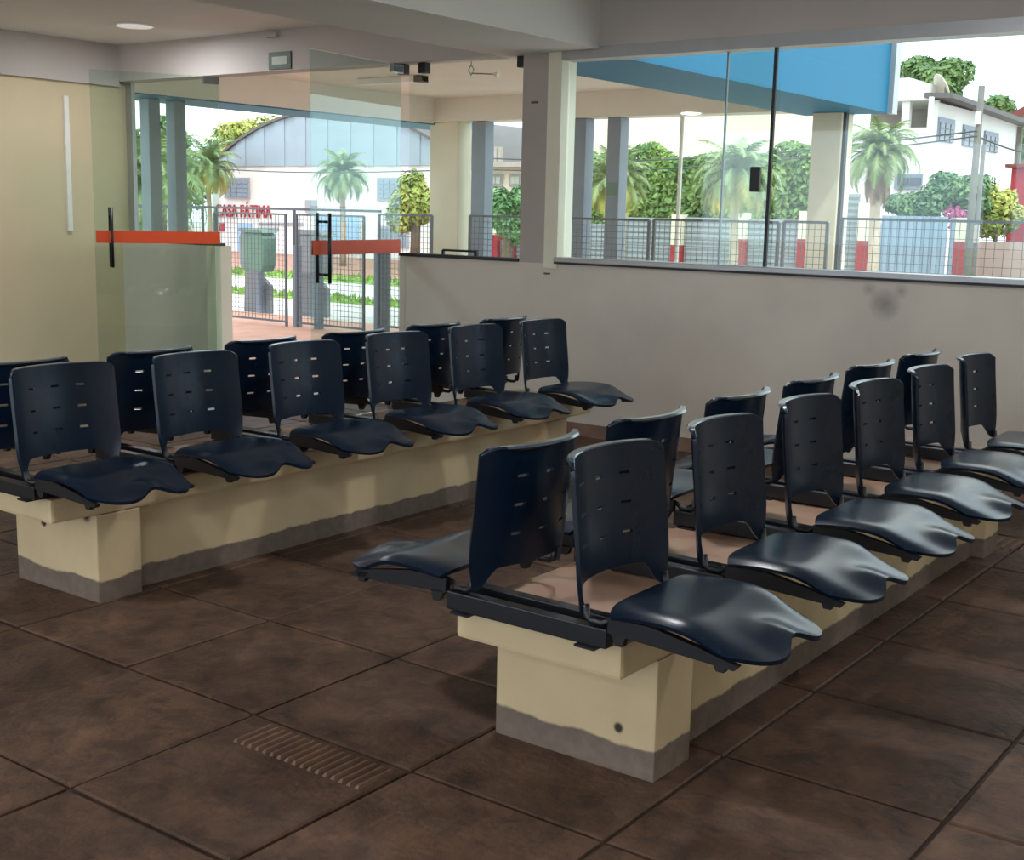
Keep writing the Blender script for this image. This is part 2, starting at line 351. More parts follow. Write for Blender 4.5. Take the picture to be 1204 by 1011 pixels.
# ------------------------------------------------------------------ windows
def pane(name, x0, x1, y, z0, z1, parent, mt='glass', t=.008):
    return B(x0, x1, y-t/2, y+t/2, z0, z1).build(name, M[mt], parent)
YW = W+.08
w1 = tag(thing('window_1', 'fixed glass pane beside the left leaf of the glass door', 'window'), kind='structure')
pane('pane', XL+.01, DL-.01, YW, SILL+.01, HEAD, w1)
B(XL+.01, DL, YW-.03, YW+.03, SILL, SILL+.025).build('sill_channel', M['dark'], w1)
B(XL+.02, XL+.10, YW-.02, YW+.02, SILL+.02, HEAD).build('frame_stile', M['alu'], w1)
w2 = tag(thing('window_2', 'fixed glass pane between door and pillar with dark sill line', 'window'), kind='structure')
pane('pane', DR+.01, -5.24, YW, SILL+.02, HEAD-.002, w2)
B(DR, -5.24, W-.012, YW+.03, SILL, SILL+.022).build('sill_channel', M['dark'], w2)
for x in (-6.44+.02, -6.22, -5.33):
    B(x, x+.07, YW-.03, YW+.03, HEAD-.075, HEAD).build('glass_clip', M['blackp'], w2, .006)
mb = MB(); a = atY(523, 296, YW); b = atY(562, 297, YW)
MB().tube([(a.x, YW-.02, SILL+.055), (b.x, YW-.02, SILL+.055)], .008).box(b.x-.012, b.x+.012, YW-.03, YW-.008, SILL+.022, SILL+.065).box(a.x-.008, a.x+.008, YW-.028, YW-.01, SILL+.022, SILL+.055).build('latch_rod', M['blackp'], w2)
w3 = tag(thing('window_3', 'wide sliding glass window with grey aluminium tracks at right', 'window'), kind='structure')
pane('pane', -4.90, -3.415, YW-.012, SILL+.03, HEAD-.05, w3)
pane('pane', -3.745, -1.55, YW+.014, SILL+.03, HEAD-.05, w3)
pane('pane', -1.6, XR, YW-.012, SILL+.03, HEAD-.05, w3)
B(-3.425, -3.405, YW-.022, YW-.002, SILL+.03, HEAD-.05).build('pane_edge', M['dark'], w3)
B(-3.750, -3.740, YW+.006, YW+.022, SILL+.03, HEAD-.05).build('pane_edge', M['steel'], w3)
B(-4.91, XR, W-.02, YW+.05, HEAD-.055, HEAD+.02).build('head_track', M['alu'], w3)
B(-4.93, XR, W-.02, YW+.05, SILL, SILL+.012).build('sill_gasket', M['dark'], w3)
B(-4.93, XR, W-.026, YW+.05, SILL+.012, SILL+.045).build('sill_track', M['alu'], w3, .004)
lk = atY(893, 211, YW)
B(lk.x-.045, lk.x+.02, YW-.045, YW-.016, lk.z-.075, lk.z+.075).build('lock', M['blackp'], w3, .006)

# ------------------------------------------------------------------ glass doors
def door(name, label, hx, ang, mirror):
    """leaf in local coords: hinge at origin, leaf along +x; opened into the room"""
    t = tag(thing(name, label, 'door', (hx, W+.04, 0), ang), kind='structure')
    L = 1.02; top = HEAD-.012
    B(.01, L, -.005, .005, .012, top).build('pane', M['glassdoor'], t)
    for s in (-1, 1):
        B(.012, L-.012, s*.0065-.0008, s*.0065+.0008, 1.175, 1.275).build('safety_strip', M['strip'], t)
    B(0, .13, -.02, .02, .004, .075).build('pivot_shoe', M['chrome'], t, .004)
    B(0, .13, -.02, .02, top-.06, top+.004).build('pivot_clip', M['chrome'], t, .004)
    hx_ = L-.13
    for s in (-1, 1):
        h = MB().tube([(hx_, s*.055, .98), (hx_, s*.055, 1.46)], .0125, 10).build('pull_handle', M['black'], t, 0, True)
        for z in (1.04, 1.40):
            MB().tube([(hx_, s*.0055, z), (hx_, s*.055, z)], .009, 8).build('standoff', M['black'], h)
    return t
d1 = door('door_1', 'left leaf of the glass door, opened inward beside the left wall', DL+.03, -math.radians(119), False)
d2 = door('door_2', 'right leaf of the glass door, opened inward with black pull handle', DR-.03, math.pi+math.radians(95), True)
# ------------------------------------------------------------------ small fittings
t = thing('exit_sign', 'small green sign plate on the head beam above the doors', 'sign')
a = atY(317, 63, W-.02); b = atY(343, 84, W-.02); zc = HEAD+.075
B(a.x, b.x, W-.032, W-.02, zc-.065, zc+.065).build('plate', M['signg'], t)
B(a.x+.04, b.x-.04, W-.034, W-.032, zc-.03, zc+.03).build('band', M['signw'], t)
a = atY(322, 38, W-.02)
o = B(a.x-.06, a.x+.06, W-.06, W-.02, CEIL-.055, CEIL-.02).build('alarm_box', M['beam'], None, .006); tag(o, 'small box on the beam above the green sign', 'alarm')
def ceiling_lamp(x, y, label, group=None):
    t = thing('ceiling_lamp', label, 'lamp', (x, y, CEIL), 0, group)
    MB().tube([(0, 0, 0), (0, 0, -.012)], .15, 28).build('rim', M['white'], t, 0)
    MB().tube([(0, 0, -.012), (0, 0, -.016)], .135, 28).build('diffuser', M['lamp'], t, 0)
    ld = bpy.data.lights.new('lamp_light', 'AREA'); ld.shape = 'DISK'; ld.size = .26; ld.energy = LAMP_W; ld.color = (.97, .98, 1)
    lo = bpy.data.objects.new('lamp_light', ld); C.objects.link(lo); lo.parent = t; lo.location = (0, 0, -.022)
pl = atZ(158, 29, CEIL)
ceiling_lamp(pl.x, pl.y, 'round flush ceiling lamp near the left corner of the room')
for x, y in ((pl.x, 2.6), (pl.x, -.8), (-2.6, 4.4), (-2.6, 1.0), (-2.6, -2.2), (.9, 4.4), (.9, 1.0), (.9, -2.2)):  # unseen lamps added to brighten the room
    ceiling_lamp(x, y, 'added unseen round fill lamp, %s part of the ceiling, %s' % ('left' if x < -5 else 'middle' if x < 0 else 'right', 'near the front wall' if y > 4 else 'halfway back' if y > .9 else 'behind the viewer'), 'added fill lamps out of view')

# ------------------------------------------------------------------ benches
def bench(cx, label):
    t = thing('concrete_bench', label, 'bench', (cx, 2.6, 0))
    hw = .266
    B(-hw, hw, .01, 3.60, .340, .432).build('slab_top', M['bench'], t, .012)
    B(-hw, hw, .20, .40, -.004, .340).build('pier', M['bench'], t, .006)
    B(-hw, hw, 3.15, 3.35, -.004, .340).build('pier', M['bench'], t, .006)
    B(-hw+.06, hw-.06, .40, 3.15, -.004, .340).build('plinth_wall', M['bench'], t)
    return t
BC = {'right': -1.832, 'left': -4.255}
bench(BC['right'], 'cream concrete bench in the foreground, right of the other')
bench(BC['left'], 'cream concrete bench at left, in front of the glass doors')

# ------------------------------------------------------------------ chairs
CW, Y0, DY, OFF = .2185, 2.548, .6197, .164
ZT, ZA, ZB = .895, .565, .502
def smooth01(x): x = max(0, min(1, x)); return x*x*(3-2*x)
def solid(verts, faces, th, name, mt):
    bm = bmesh.new(); bv = [bm.verts.new(v) for v in verts]
    for f in faces: bm.faces.new([bv[i] for i in f])
    bm.verts.ensure_lookup_table()
    loose = [v for v in bm.verts if not v.link_faces]
    for v in loose: bm.verts.remove(v)
    bmesh.ops.recalc_face_normals(bm, faces=bm.faces)
    bmesh.ops.solidify(bm, geom=list(bm.faces), thickness=th)
    bmesh.ops.recalc_face_normals(bm, faces=bm.faces)
    me = bpy.data.meshes.new(name); bm.to_mesh(me); bm.free(); me.materials.append(mt)
    for p in me.polygons: p.use_smooth = True
    me.set_sharp_from_angle(angle=math.radians(30))
    return me
def make_seat():
    nx, ny = 26, 25; D = .435; x0 = .085; hw = .226
    vs = []; fs = []
    for i in range(nx+1):
        for j in range(ny+1):
            s = i/nx; t = -1+2*j/ny
            # plan: rounded rear corners, two thigh lobes in front
            front = D - .115*abs(t)**4.5 - .030*math.exp(-(t/.26)**2)
            rear = .022*abs(t)**6
            x = rear + (front-rear)*s
            y = hw*t*(1-.06*smooth01((s-.6)/.4))
            lobe = math.exp(-(t/.30)**2)
            z = .546
            z += .014*math.sin(math.pi*min(1, x/.30))           # arched over the depth
            z -= .014*(1-t*t)*math.sin(math.pi*min(1, x/.34))   # sitting hollow
            z -= .062*smooth01((x-.20)/.24)                     # waterfall front
            z += .026*lobe*smooth01((x-.25)/.15)                # ridge between the thighs
            z -= .020*abs(t)**8
            vs.append((x0+x, y, z))
    for i in range(nx):
        for j in range(ny):
            a = i*(ny+1)+j; fs.append((a, a+1, a+ny+2, a+ny+1))
    return solid(vs, fs, .012, 'seat', M['chair'])
def make_back():
    # lateral grid with lines at slot edges; slots are left open
    ycols = (-.47, 0, .47); sw = .078
    us = sorted(set([-1, -.97, -.93, -.86, -.78, -.70, -.60, .60, .70, .78, .86, .93, .97, 1, -.32, -.20, .20, .32] + [c-sw for c in ycols] + [c+sw for c in ycols]))
    zrows = (.655, .735, .815); sh = .0042
    zs = sorted(set([0, .04, .09] + [0] + [r_-sh for r_ in zrows] + [r_+sh for r_ in zrows] + [.61, .695, .775, .85, .874, ZT]) - {0, .04, .09})
    rows = ['a0', 'a1', 'a2'] + zs + ['l1', 'l2', 'l3']
    vs = []; idx = {}
    for r_, zz in enumerate(rows):
        for c, u in enumerate(us):
            arch = ZA + (ZB-ZA)*smooth01((abs(u)-.66)/.30)
            lip = int(zz[1]) if isinstance(zz, str) and zz[0] == 'l' else 0
            if lip: z = ZT+(.003, .003, -.003)[lip-1]
            elif isinstance(zz, str): z = arch + (.60-arch)*int(zz[1])/3
            else: z = zz
            # rounded top corners and slight taper of the tabs
            if z > .85: z = .85 + (z-.85)*(1-.45*max(0, abs(u)-.9)/.1)
            w = CW*(1 - .10*smooth01((.60-z)/.11)*abs(u)**3)
            x = -.072*(1-abs(u)**2.3) - .035*smooth01((z-.5)/.45) + .02 - (0, .003, .024, .030)[lip]*(1-.75*abs(u)**8)
            idx[(r_, c)] = len(vs); vs.append((x, w*u, z))
    fs = []
    for r_ in range(len(rows)-1):
        for c in range(len(us)-1):
            zm = None if isinstance(rows[r_], str) or isinstance(rows[r_+1], str) else (rows[r_]+rows[r_+1])/2
            um = (us[c]+us[c+1])/2
            if zm and any(abs(zm-q) < sh for q in zrows) and any(abs(um-q) < sw for q in ycols): continue
            fs.append((idx[(r_, c)], idx[(r_, c+1)], idx[(r_+1, c+1)], idx[(r_+1, c)]))
    me = solid(vs, fs, .011, 'backrest', M['chair'])
    me.materials.append(M['rim'])                       # paler slot paints the window highlight on the rolled top
    for p in me.polygons:
        if p.normal.z > .6 and p.center.z > ZT-.004: p.material_index = 1
    return me
def make_chair():
    t = thing('waiting_chair', 'chair', 'chair')
    link('seat', make_seat(), t); link('backrest', make_back(), t)
    for s in (-1, 1):
        y = s*(CW-.022)
        MB().tube([(.018, y, .535), (.022, y, .505), (.035, y, .497), (.07, y, .497), (.095, y*.97, .512)], [.010, .010, .009, .009, .008], 8).build('bracket', M['black'], t, 0, True)
    for x in (.125, .40):
        for s in (-1, 1):
            MB().add([(x-.022, s*.204-.01, .485), (x+.022, s*.204-.01, .485), (x+.014, s*.204-.01, .455), (x-.006, s*.204-.01, .455),
                      (x-.022, s*.204+.01, .485), (x+.022, s*.204+.01, .485), (x+.014, s*.204+.01, .455), (x-.006, s*.204+.01, .455)],
                     [(0, 1, 2, 3), (7, 6, 5, 4), (0, 4, 5, 1), (1, 5, 6, 2), (2, 6, 7, 3), (3, 7, 4, 0)]).build('clip', M['blackp'], t)
    # carrier rails under the seat shell
    for s in (-1, 1):
        MB().prism([(.095, .482), (.44, .466), (.45, .478), (.34, .502), (.22, .522), (.095, .522)], s*.204-.010, s*.204+.010).build('seat_rail', M['black'], t)
    return t
ORD = ['first', 'second', 'third', 'fourth', 'fifth', 'last']
proto = make_chair(); first = True
for side, cx in BC.items():
    for k in range(6):
        yc = Y0 + DY*k + CW
        for s in (1, -1):
            o = proto if first else copy_tree(proto); first = False
            o.location = (cx+s*OFF, yc, random.uniform(-.003, .003)); o.rotation_euler = (0, 0, (0 if s == 1 else math.pi)+random.uniform(-.02, .02))
            row = 'near row facing right' if s == 1 else 'far row facing left'
            which = '%s chair from the near end' % ORD[k] if k < 5 else 'last chair, next to the front wall'
            tag(o, 'navy plastic chair, %s bench, %s, %s' % (side, row, which), 'chair', 'navy chairs on the %s bench' % side)
        fr = thing('seat_frame', 'black crossbars under the %s chair pair of the %s bench%s' % (ORD[k], side, ' from its near end' if k < 5 else ', by the wall'), 'frame', (cx, yc-CW, .432), 0, 'crossbar frames on the benches')
        for y in (.022, .112):
            B(-.255, .255, y-.018, y+.018, .006, .056).build('crossbar', M['black'], fr, .003)
        for x in (-.2, .2):
            B(x-.03, x+.03, -.01, .145, 0, .006).build('foot_plate', M['black'], fr)

# ------------------------------------------------------------------ outside: ground
gr = struct('floor_2', B(-90, 60, -60, 110, -.35, -.06), M['pave'], 'pale paved ground outside the building', 'ground')
struct('floor_3', B(-18, -4.4, W+WT, 12.4, -.2, -.008), M['verfloor'], 'reddish cement floor of the veranda', 'floor')
struct('floor_4', B(-90, 60, 15.9, 19.2, -.06, -.045), M['road'], 'pale stone road beyond the fence', 'road')
struct('floor_5', B(-90, 60, 20.9, 29, -.06, -.03), M['earth'], 'red earth verge in front of the white warehouse', 'ground')
def grass_strip(name, y0, y1, label):
    mb = MB(); mb.box(-60, 10, y0, y1, -.06, -.03)
    for i in range(2600):
        x = random.uniform(-45, -3); y = random.uniform(y0, y1); h = random.uniform(.05, .12); a = random.uniform(0, 6.28); dx, dy = math.cos(a)*.04, math.sin(a)*.04
        mb.add([(x-dx, y-dy, -.03), (x+dx, y+dy, -.03), (x+dy*.5, y+dx*.5, h-.03)], [(0, 1, 2)])
    tag(mb.build(name, M['grass']), label, 'grass', None, 'stuff')
grass_strip('grass_strip', 19.2, 20.9, 'sunlit grass strip on the far side of the road')
grass_strip('grass_strip', 15.2, 15.9, 'narrow grass strip between the pavement and the road')

# ------------------------------------------------------------------ canopy
ZC, ZF, ZS = 2.50, 3.32, 2.80
t = thing('canopy', 'canopy over the veranda with blue fascia and pale soffit', 'canopy')
XO, XI, XLO, XLI, YF = -4.52, -5.40, -10.75, -10.05, 12.15
B(XI, XO, W+WT+.02, YF, ZC, ZF).build('right_fascia', M['blue'], t)
B(XO, XO+.05, YF-.12, YF+.01, ZC-.01, ZF+.02).build('corner_trim', M['alu'], t)
B(XLO, XLI, W+WT+.02, 12.75, ZC, ZF).build('left_fascia', M['blue'], t)
B(XLI, XI, 11.9, 12.2, ZC+.03, ZF).build('far_beam', M['soffit'], t)
B(XLI-.001, XLI+.03, W+WT+.02, 11.9, ZC+.012, ZS).build('inner_face', M['soffit'], t)
B(XLI, XI, W+WT+.02, 11.9, ZS, ZS+.12).build('soffit', M['soffit'], t)
a = atZ(455, 91, ZS); b = atZ(500, 102, ZS)
t = thing('batten_light', 'bare batten light fixture under the canopy soffit', 'lamp')
B(min(a.x, b.x)-.1, max(a.x, b.x)+.5, a.y-.05, a.y+.05, ZS-.062, ZS-.002).build('body', M['white'], t, .006)
B(max(a.x, b.x)+.4, max(a.x, b.x)+.5, a.y-.055, a.y+.055, ZS-.065, ZS-.005).build('end_cap', M['tag'], t)
a = atZ(554, 82, ZS-.1)
t = thing('hanging_hook', 'thin wire hook hanging from the canopy soffit', 'hook')
MB().tube([(a.x, a.y, ZS-.002), (a.x, a.y, ZS-.06), (a.x-.03, a.y, ZS-.1), (a.x, a.y, ZS-.15), (a.x+.03, a.y, ZS-.1), (a.x, a.y, ZS-.06)], .005, 6).build('wire', M['chrome'], t)
MB().tube([(a.x, a.y, ZS-.13), (a.x+.2, a.y+.05, ZS-.14)], .006, 6).build('arm', M['chrome'], t)
MB().tube([(a.x+.2, a.y+.05, ZS-.14), (a.x+.25, a.y+.06, ZS-.15)], [.012, .03], 10).build('bulb', M['white'], t)
# columns and posts
def post(name, x0, x1, y0, y1, z1, mt, label, cat, grp=None, z0=-.05):
    o = thing(name, label, cat, ((x0+x1)/2, (y0+y1)/2, z0), 0, grp)
    hx, hy = (x1-x0)/2, (y1-y0)/2
    B(-hx, hx, -hy, hy, 0, z1-z0).build('shaft', M[mt], o, .008)
    B(-hx-.03, hx+.03, -hy-.03, hy+.03, .0, .06).build('base_plate', M[mt], o)
    return o
post('concrete_column', -5.18, -4.88, 11.83, 12.12, ZC, 'column', 'cream concrete column under the right end of the canopy', 'column')
B(-4.88, -4.85, 11.86, 11.92, 0, ZC).build('downpipe', M['dark'], bpy.data.objects['concrete_column'])
bpy.data.objects['downpipe'].parent = None; tag(bpy.data.objects['downpipe'], 'thin dark downpipe on the edge of the right cream column', 'pipe')
post('concrete_column', -10.12, -9.68, 11.95, 12.2, ZC+.028, 'column', 'cream concrete column at the far left corner of the canopy', 'column')
post('steel_post', -9.48, -9.28, 11.95, 12.12, ZC+.028, 'steel', 'grey steel post right of the left cream column', 'post', 'grey canopy posts')
post('steel_post', -8.05, -7.88, 11.95, 12.12, ZC+.028, 'steel', 'grey steel post just right of the pillar, left one of two', 'post', 'grey canopy posts')
post('steel_post', -7.60, -7.43, 11.95, 12.12, ZC+.028, 'steel', 'grey steel post with small green sticker', 'post', 'grey canopy posts')
st = bpy.data.objects['steel_post.002']; q = atY(727, 220, 11.94)
B(-.06, .06, -.09, -.086, q.z-.05+.05-.04, q.z+.05+.05).build('sticker', M['binG'], st)
for u, lab in ((178, 'grey steel post behind the fixed left pane, left one of two'), (208, 'grey steel post behind the fixed left pane, right one of two')):
    q = atX(u, 200, -10.4); post('steel_post', -10.47, -10.33, q.y-.07, q.y+.07, ZC-.002, 'steel', lab, 'post', 'grey canopy posts')
q = atY(797, 200, 12.0)
o = MB().tube([(q.x, 12.05, -.05), (q.x, 12.05, ZC+.03)], .022, 8).build('white_pipe', M['white'], None, 0, True); tag(o, 'thin white vertical pipe in front of the ivy wall', 'pipe')

# ------------------------------------------------------------------ fence
def fence_panel(x0, x1, y, z0, z1, label, grp='wire mesh fence panels', sp=.062, cat='fence', name='fence_panel', post_r=.014):
    t = thing(name, label, cat, (x0+.02, y, 0), 0, grp); L = x1-x0-.04
    for x in (0, L): MB().box(x-post_r, x+post_r, -post_r, post_r, z0-.06, z1).build('stile', M['frame'], t)
    for z in (z0, z1): MB().box(0, L, -.012, .012, z-.012, z+.012).build('rail', M['frame'], t)
    mb = MB(); r_ = .0024; n = int(L/sp)
    for i in range(1, n): mb.box(L*i/n-r_, L*i/n+r_, -r_, r_, z0, z1)
    n = int((z1-z0)/sp)
    for i in range(1, n): z = z0+(z1-z0)*i/n; mb.box(0, L, -r_+.006, r_+.006, z-r_, z+r_)
    o = mb.build('wire_mesh', M['wire'], t); o['kind'] = 'stuff'
    return t
FY = 11.3
fx = lambda u: atY(u, 250, FY).x
fence_panel(fx(100), fx(236), FY+.05, .1, 1.45, 'wire mesh fence panel behind the fixed left pane')
fence_panel(fx(258), fx(344), FY-.1, .06, 1.40, 'left wire mesh gate leaf with the litter bins behind it', 'wire mesh gate leaves', name='gate_leaf', cat='gate')
fence_panel(fx(354), fx(436), FY-.1, .06, 1.40, 'right wire mesh gate leaf seen through the open glass door', 'wire mesh gate leaves', name='gate_leaf', cat='gate')
fence_panel(fx(441), fx(506), FY+.05, .1, 1.43, 'wire mesh fence panel left of the cream column')
fence_panel(fx(548), fx(668), FY+.05, .1, 1.44, 'wire mesh fence panel behind the pillar')
fence_panel(fx(668), fx(763), FY+.05, .1, 1.44, 'wire mesh fence panel behind the two grey posts')
fence_panel(fx(765), fx(916), FY+.05, .1, 1.45, 'wire mesh fence panel in front of the ivy wall')
fence_panel(fx(918), fx(974), FY+.05, .1, 1.46, 'short wire mesh fence panel in front of the right cream column')
fence_panel(fx(986), fx(1300), FY+.05, .1, 1.50, 'long wire mesh fence panel at the right edge', sp=.075)
for u, lab, w in ((348, 'grey gate post between the two gate leaves', .04), (373, 'second grey gate post behind the open glass leaf', .05)):
    q = fx(u); o = B(q-w, q+w, FY-.02, FY+.06, -.01, 1.02).build('gate_post', M['steel'], None, .006); tag(o, lab, 'post', 'short gate posts')
q = fx(438); o = B(q-.07, q+.07, FY+.10, FY+.24, -.01, 1.1).build('gate_post', M['steel'], None, .006); tag(o, 'wide grey gate post right of the right gate leaf', 'post', 'short gate posts')
o = B(fx(100), fx(440), FY+.10, FY+.13, 1.45, 1.48).build('top_rail', M['frame']); tag(o, 'thin rail running above the gate leaves', 'rail')
for x in (fx(102), fx(246), fx(338)): B(x-.015, x+.015, FY+.10, FY+.13, -.02, 1.45).build('upright', M['frame'], o)

# litter bins
def litter_bin(u, Y, label, ma, mb_):
    q = atY(u, 300, Y); t = thing('litter_bin', label, 'bin', (q.x, Y, -.05), 0, 'litter bins beyond the gate')
    MB().box(-.05, .05, -.05, .05, 0, 1.22).build('post', M['steel'], t, .01)
    MB().box(-.35, .32, -.02, .02, 1.20, 1.23).build('crossbar', M['steel'], t)
    for s, mm in ((-1, mb_), (1, ma)):
        x0, x1 = (-.52, -.08) if s < 0 else (-.02, .40)
        pts = [(x0+.03, .62), (x1-.03, .62), (x1, .72), (x1+.01, 1.1), (x1-.04, 1.17), (x0+.04, 1.17), (x0-.01, 1.1), (x0, .72)]
        b_ = MB().prism(pts, .08 if s < 0 else -.30, .40 if s < 0 else -.06).build('bin_body', M[mm], t, .02)
        MB().prism([(x0-.02, 1.17), (x1+.02, 1.17), (x1-.02, 1.22), (x0+.02, 1.22)], .06 if s < 0 else -.32, .42 if s < 0 else -.04).build('lid', M[mm], b_)
    MB().prism([(-.42, 0), (.14, 0), (.14, .40), (-.24, .66), (-.38, .60)], .06, .14).build('pedestal', M['binD'], t, .01)
    MB().tube([(-.08, .055, .34), (-.08, .062, .34)], .07, 14).build('green_dot', M['binG'], t)
litter_bin(305, 12.7, 'green and grey litter bin pair behind the left gate leaf', 'binG', 'binD')
litter_bin(372, 12.9, 'grey litter bin pair behind the open glass leaf', 'binD', 'binD')

# ------------------------------------------------------------------ warehouse
YWH = 29.0
def X29(u): return atY(u, 220, YWH).x
def Z29(u, v): return atY(u, v, YWH).z
xl, xr = X29(250), X29(548); ze = Z29(380, 195); zp = Z29(395, 130)
t = thing('warehouse', 'white warehouse with arched grey-blue sheet metal gable and red lettering', 'building', ((xl+xr)/2, YWH, -.05))
t_loc = Vector(t.location)
def sub(mb, name, mt, parent=None, bevel=0, root=t):
    o = mb.build(name, M[mt], parent or root, bevel)
    if parent is None: o.data.transform(Matrix.Translation(-Vector(root.location)))
    else: o.data.transform(Matrix.Translation(-Vector(root.location)))
    return o
sub(B(xl, xr, YWH, YWH+14, -.05, ze), 'wall', 'bwhite')
arch = []
n = 24; hwid = (xr-xl)/2; rise = zp-ze; R_ = (hwid**2+rise**2)/(2*rise); cxm = (xl+xr)/2; czm = zp-R_
a0 = math.asin(hwid/R_)
arc = [(cxm+R_*math.sin(-a0+2*a0*k/n), czm+R_*math.cos(-a0+2*a0*k/n)) for k in range(n+1)]
# corrugated gable: one strip per sheet, alternately proud
for k in range(n):
    (xa, za), (xb, zb) = arc[k], arc[k+1]
    d = .03 if k % 2 else 0
    sub(MB().prism([(xa, ze), (xb, ze), (xb, zb), (xa, za)], YWH-.04-d, YWH+.2), 'gable_sheet', 'metalroof')
outer = [(x, z) for x, z in arc] + [(cxm+(x-cxm)*1.01, z+.09) for x, z in reversed(arc)]
mb = MB()
for k in range(n):
    (xa, za), (xb, zb) = arc[k], arc[k+1]
    mb.prism([(xa, za), (xb, zb), (xb, zb+.09), (xa, za+.09)], YWH-.15, YWH+14)
sub(mb, 'roof', 'roofedge')
def far_window(u0, u1, v0, v1, Y, root, nx=2, nz=3, mt='pane', fmt='greysign'):
    a = atY(u0, v0, Y); b = atY(u1, v1, Y); x0, x1, z0, z1 = a.x, b.x, b.z, a.z
    w = sub(B(x0-.06, x1+.06, Y-.05, Y+.05, z0-.06, z1+.06), 'window', fmt, None, 0, root)
    for i in range(nx):
        for k in range(nz):
            px0 = x0+(x1-x0)*(i+.06)/nx; px1 = x0+(x1-x0)*(i+.94)/nx; pz0 = z0+(z1-z0)*(k+.08)/nz; pz1 = z0+(z1-z0)*(k+.92)/nz
            sub(B(px0, px1, Y-.07, Y-.04, pz0, pz1), 'pane', mt, w, 0, root)
far_window(267, 293, 211, 232, YWH, t, 4, 4); far_window(446, 473, 211, 234, YWH, t, 4, 4)
far_window(448, 479, 268, 290, YWH, t, 2, 5, 'pane')
def rect(u0, u1, v0, v1, Y, name, mt, root, d=.06):
    a = atY(u0, v0, Y); b = atY(u1, v1, Y); return sub(B(a.x, b.x, Y-d, Y+.02, b.z, a.z), name, mt, None, 0, root)
rect(281, 297, 262, 300, YWH, 'door', 'bluedoor', t); rect(372, 396, 254, 298, YWH, 'door', 'bluedoor', t); rect(399, 422, 254, 298, YWH, 'door', 'bluedoor', t)
rect(360, 373, 235, 250, YWH, 'panel_box', 'greysign', t)
rect(258, 264, 262, 272, YWH, 'red_notice', 'redsign', t, .03)
def text_mesh(s, name, mt, root, x0, x1, zb, zt, Y):
    cu = bpy.data.curves.new(name, 'FONT'); cu.body = s; cu.extrude = .02; cu.offset = .0
    to = bpy.data.objects.new(name, cu); C.objects.link(to)
    dg = bpy.context.evaluated_depsgraph_get(); me = bpy.data.meshes.new_from_object(to.evaluated_get(dg)); bpy.data.objects.remove(to)
    mx = max(v.co.x for v in me.vertices); mn = min(v.co.x for v in me.vertices); hz = .72
    for v in me.vertices:
        x, y, z = v.co
        v.co = (x0+(x-mn)/(mx-mn)*(x1-x0)-root.location.x, Y-z-root.location.y, zb+y/hz*(zt-zb)-root.location.z)
    me.materials.clear(); me.materials.append(M[mt]); return link(name, me, root)
text_mesh('CASA FÁTIMA', 'lettering', 'redsign', t, X29(254.5), X29(320), Z29(288, 255.5), Z29(288, 240), YWH-.05)
# unreadable second and third lines: short grey strokes
mb = MB(); random.seed(3)
for v, u0, u1 in ((263.5, 305, 357), (269.5, 305, 328)):
    u = u0
    while u < u1:
        w = random.uniform(1.2, 2.2); a = atY(u, v-2, YWH); b = atY(u+w, v+2, YWH)
        mb.box(a.x, b.x, YWH-.035, YWH-.01, b.z, a.z); u += w+.9
sub(mb, 'small_lettering', 'greysign')['kind'] = 'stuff'

# ------------------------------------------------------------------ far wall line on the right: piers, gates, ivy
YG = 22.0
def X22(u): return atY(u, 280, YG).x
def pier(u, w_px, vt, vr, label, mt2='bcream'):
    x0, x1 = X22(u-w_px/2), X22(u+w_px/2); zt = atY(u, vt, YG).z; zr = atY(u, vr, YG).z
    t = thing('gate_pier', label, 'pier', ((x0+x1)/2, YG, -.06), 0, 'red and white gate piers'); h = (x1-x0)/2
    B(-h, h, -h, h, 0, zr+.06).build('red_base', M['red'], t); B(-h, h, -h, h, zr+.06, zt+.06).build('white_top', M[mt2], t)
pier(584, 9, 235, 276, 'red and white gate pier beside the pale wall, left of the bush base')
pier(603, 9, 235, 280, 'red and white gate pier by the bush near the pillar')
pier(731, 8, 250, 322, 'pale gate pier behind the right one of two grey posts')
pier(798, 12, 252, 288, 'red and white gate pier behind the thin white pipe')
pier(873, 12, 250, 281, 'red and white gate pier left of the sliding pane edge')
pier(947, 13, 248, 281, 'red and white gate pier just left of the right cream column')
pier(1016, 13, 238, 283, 'tall red and white gate pier under the big palm')
pier(1131, 13, 256, 284, 'red and white gate pier right of the pale blue gate')
def gate(u0, u1, vt, label, mt, horiz=True, n=14, vb=None):
    x0, x1 = X22(u0)+.02, X22(u1)-.02; zt = atY((u0+u1)/2, vt, YG).z; zb = -.02 if vb is None else atY((u0+u1)/2, vb, YG).z
    t = thing('sheet_gate', label, 'gate', (x0, YG, 0), 0, 'sheet metal gates across the road'); L = x1-x0
    for k in range(n):
        if horiz:
            za, zb2 = zb+(zt-zb)*k/n, zb+(zt-zb)*(k+1)/n
            MB().add([(0, .0, za), (L, .0, za), (L, -.014, (za+zb2)/2), (0, -.014, (za+zb2)/2), (L, 0, zb2), (0, 0, zb2), (0, .03, za), (L, .03, za), (L, .03, zb2), (0, .03, zb2)],
                     [(0, 1, 2, 3), (3, 2, 4, 5), (6, 9, 8, 7), (0, 3, 5, 9, 6), (1, 7, 8, 4, 2), (5, 4, 8, 9), (0, 6, 7, 1)]).build('slat', M[mt], t)
        else:
            xa, xb = L*k/n, L*(k+1)/n
            MB().prism([(xa, zb), (xb, zb), (xb, zt), (xa, zt)], -.03 if k % 2 else 0, .03).build('slat', M[mt], t)
    return t
gate(588, 599, 282, 'grey gate between the two left red piers', 'gateg')
gate(607, 726, 262, 'grey slatted gate behind the two grey posts', 'gateg')
gate(735, 792, 256, 'grey slatted gate left of the thin white pipe', 'gateg')
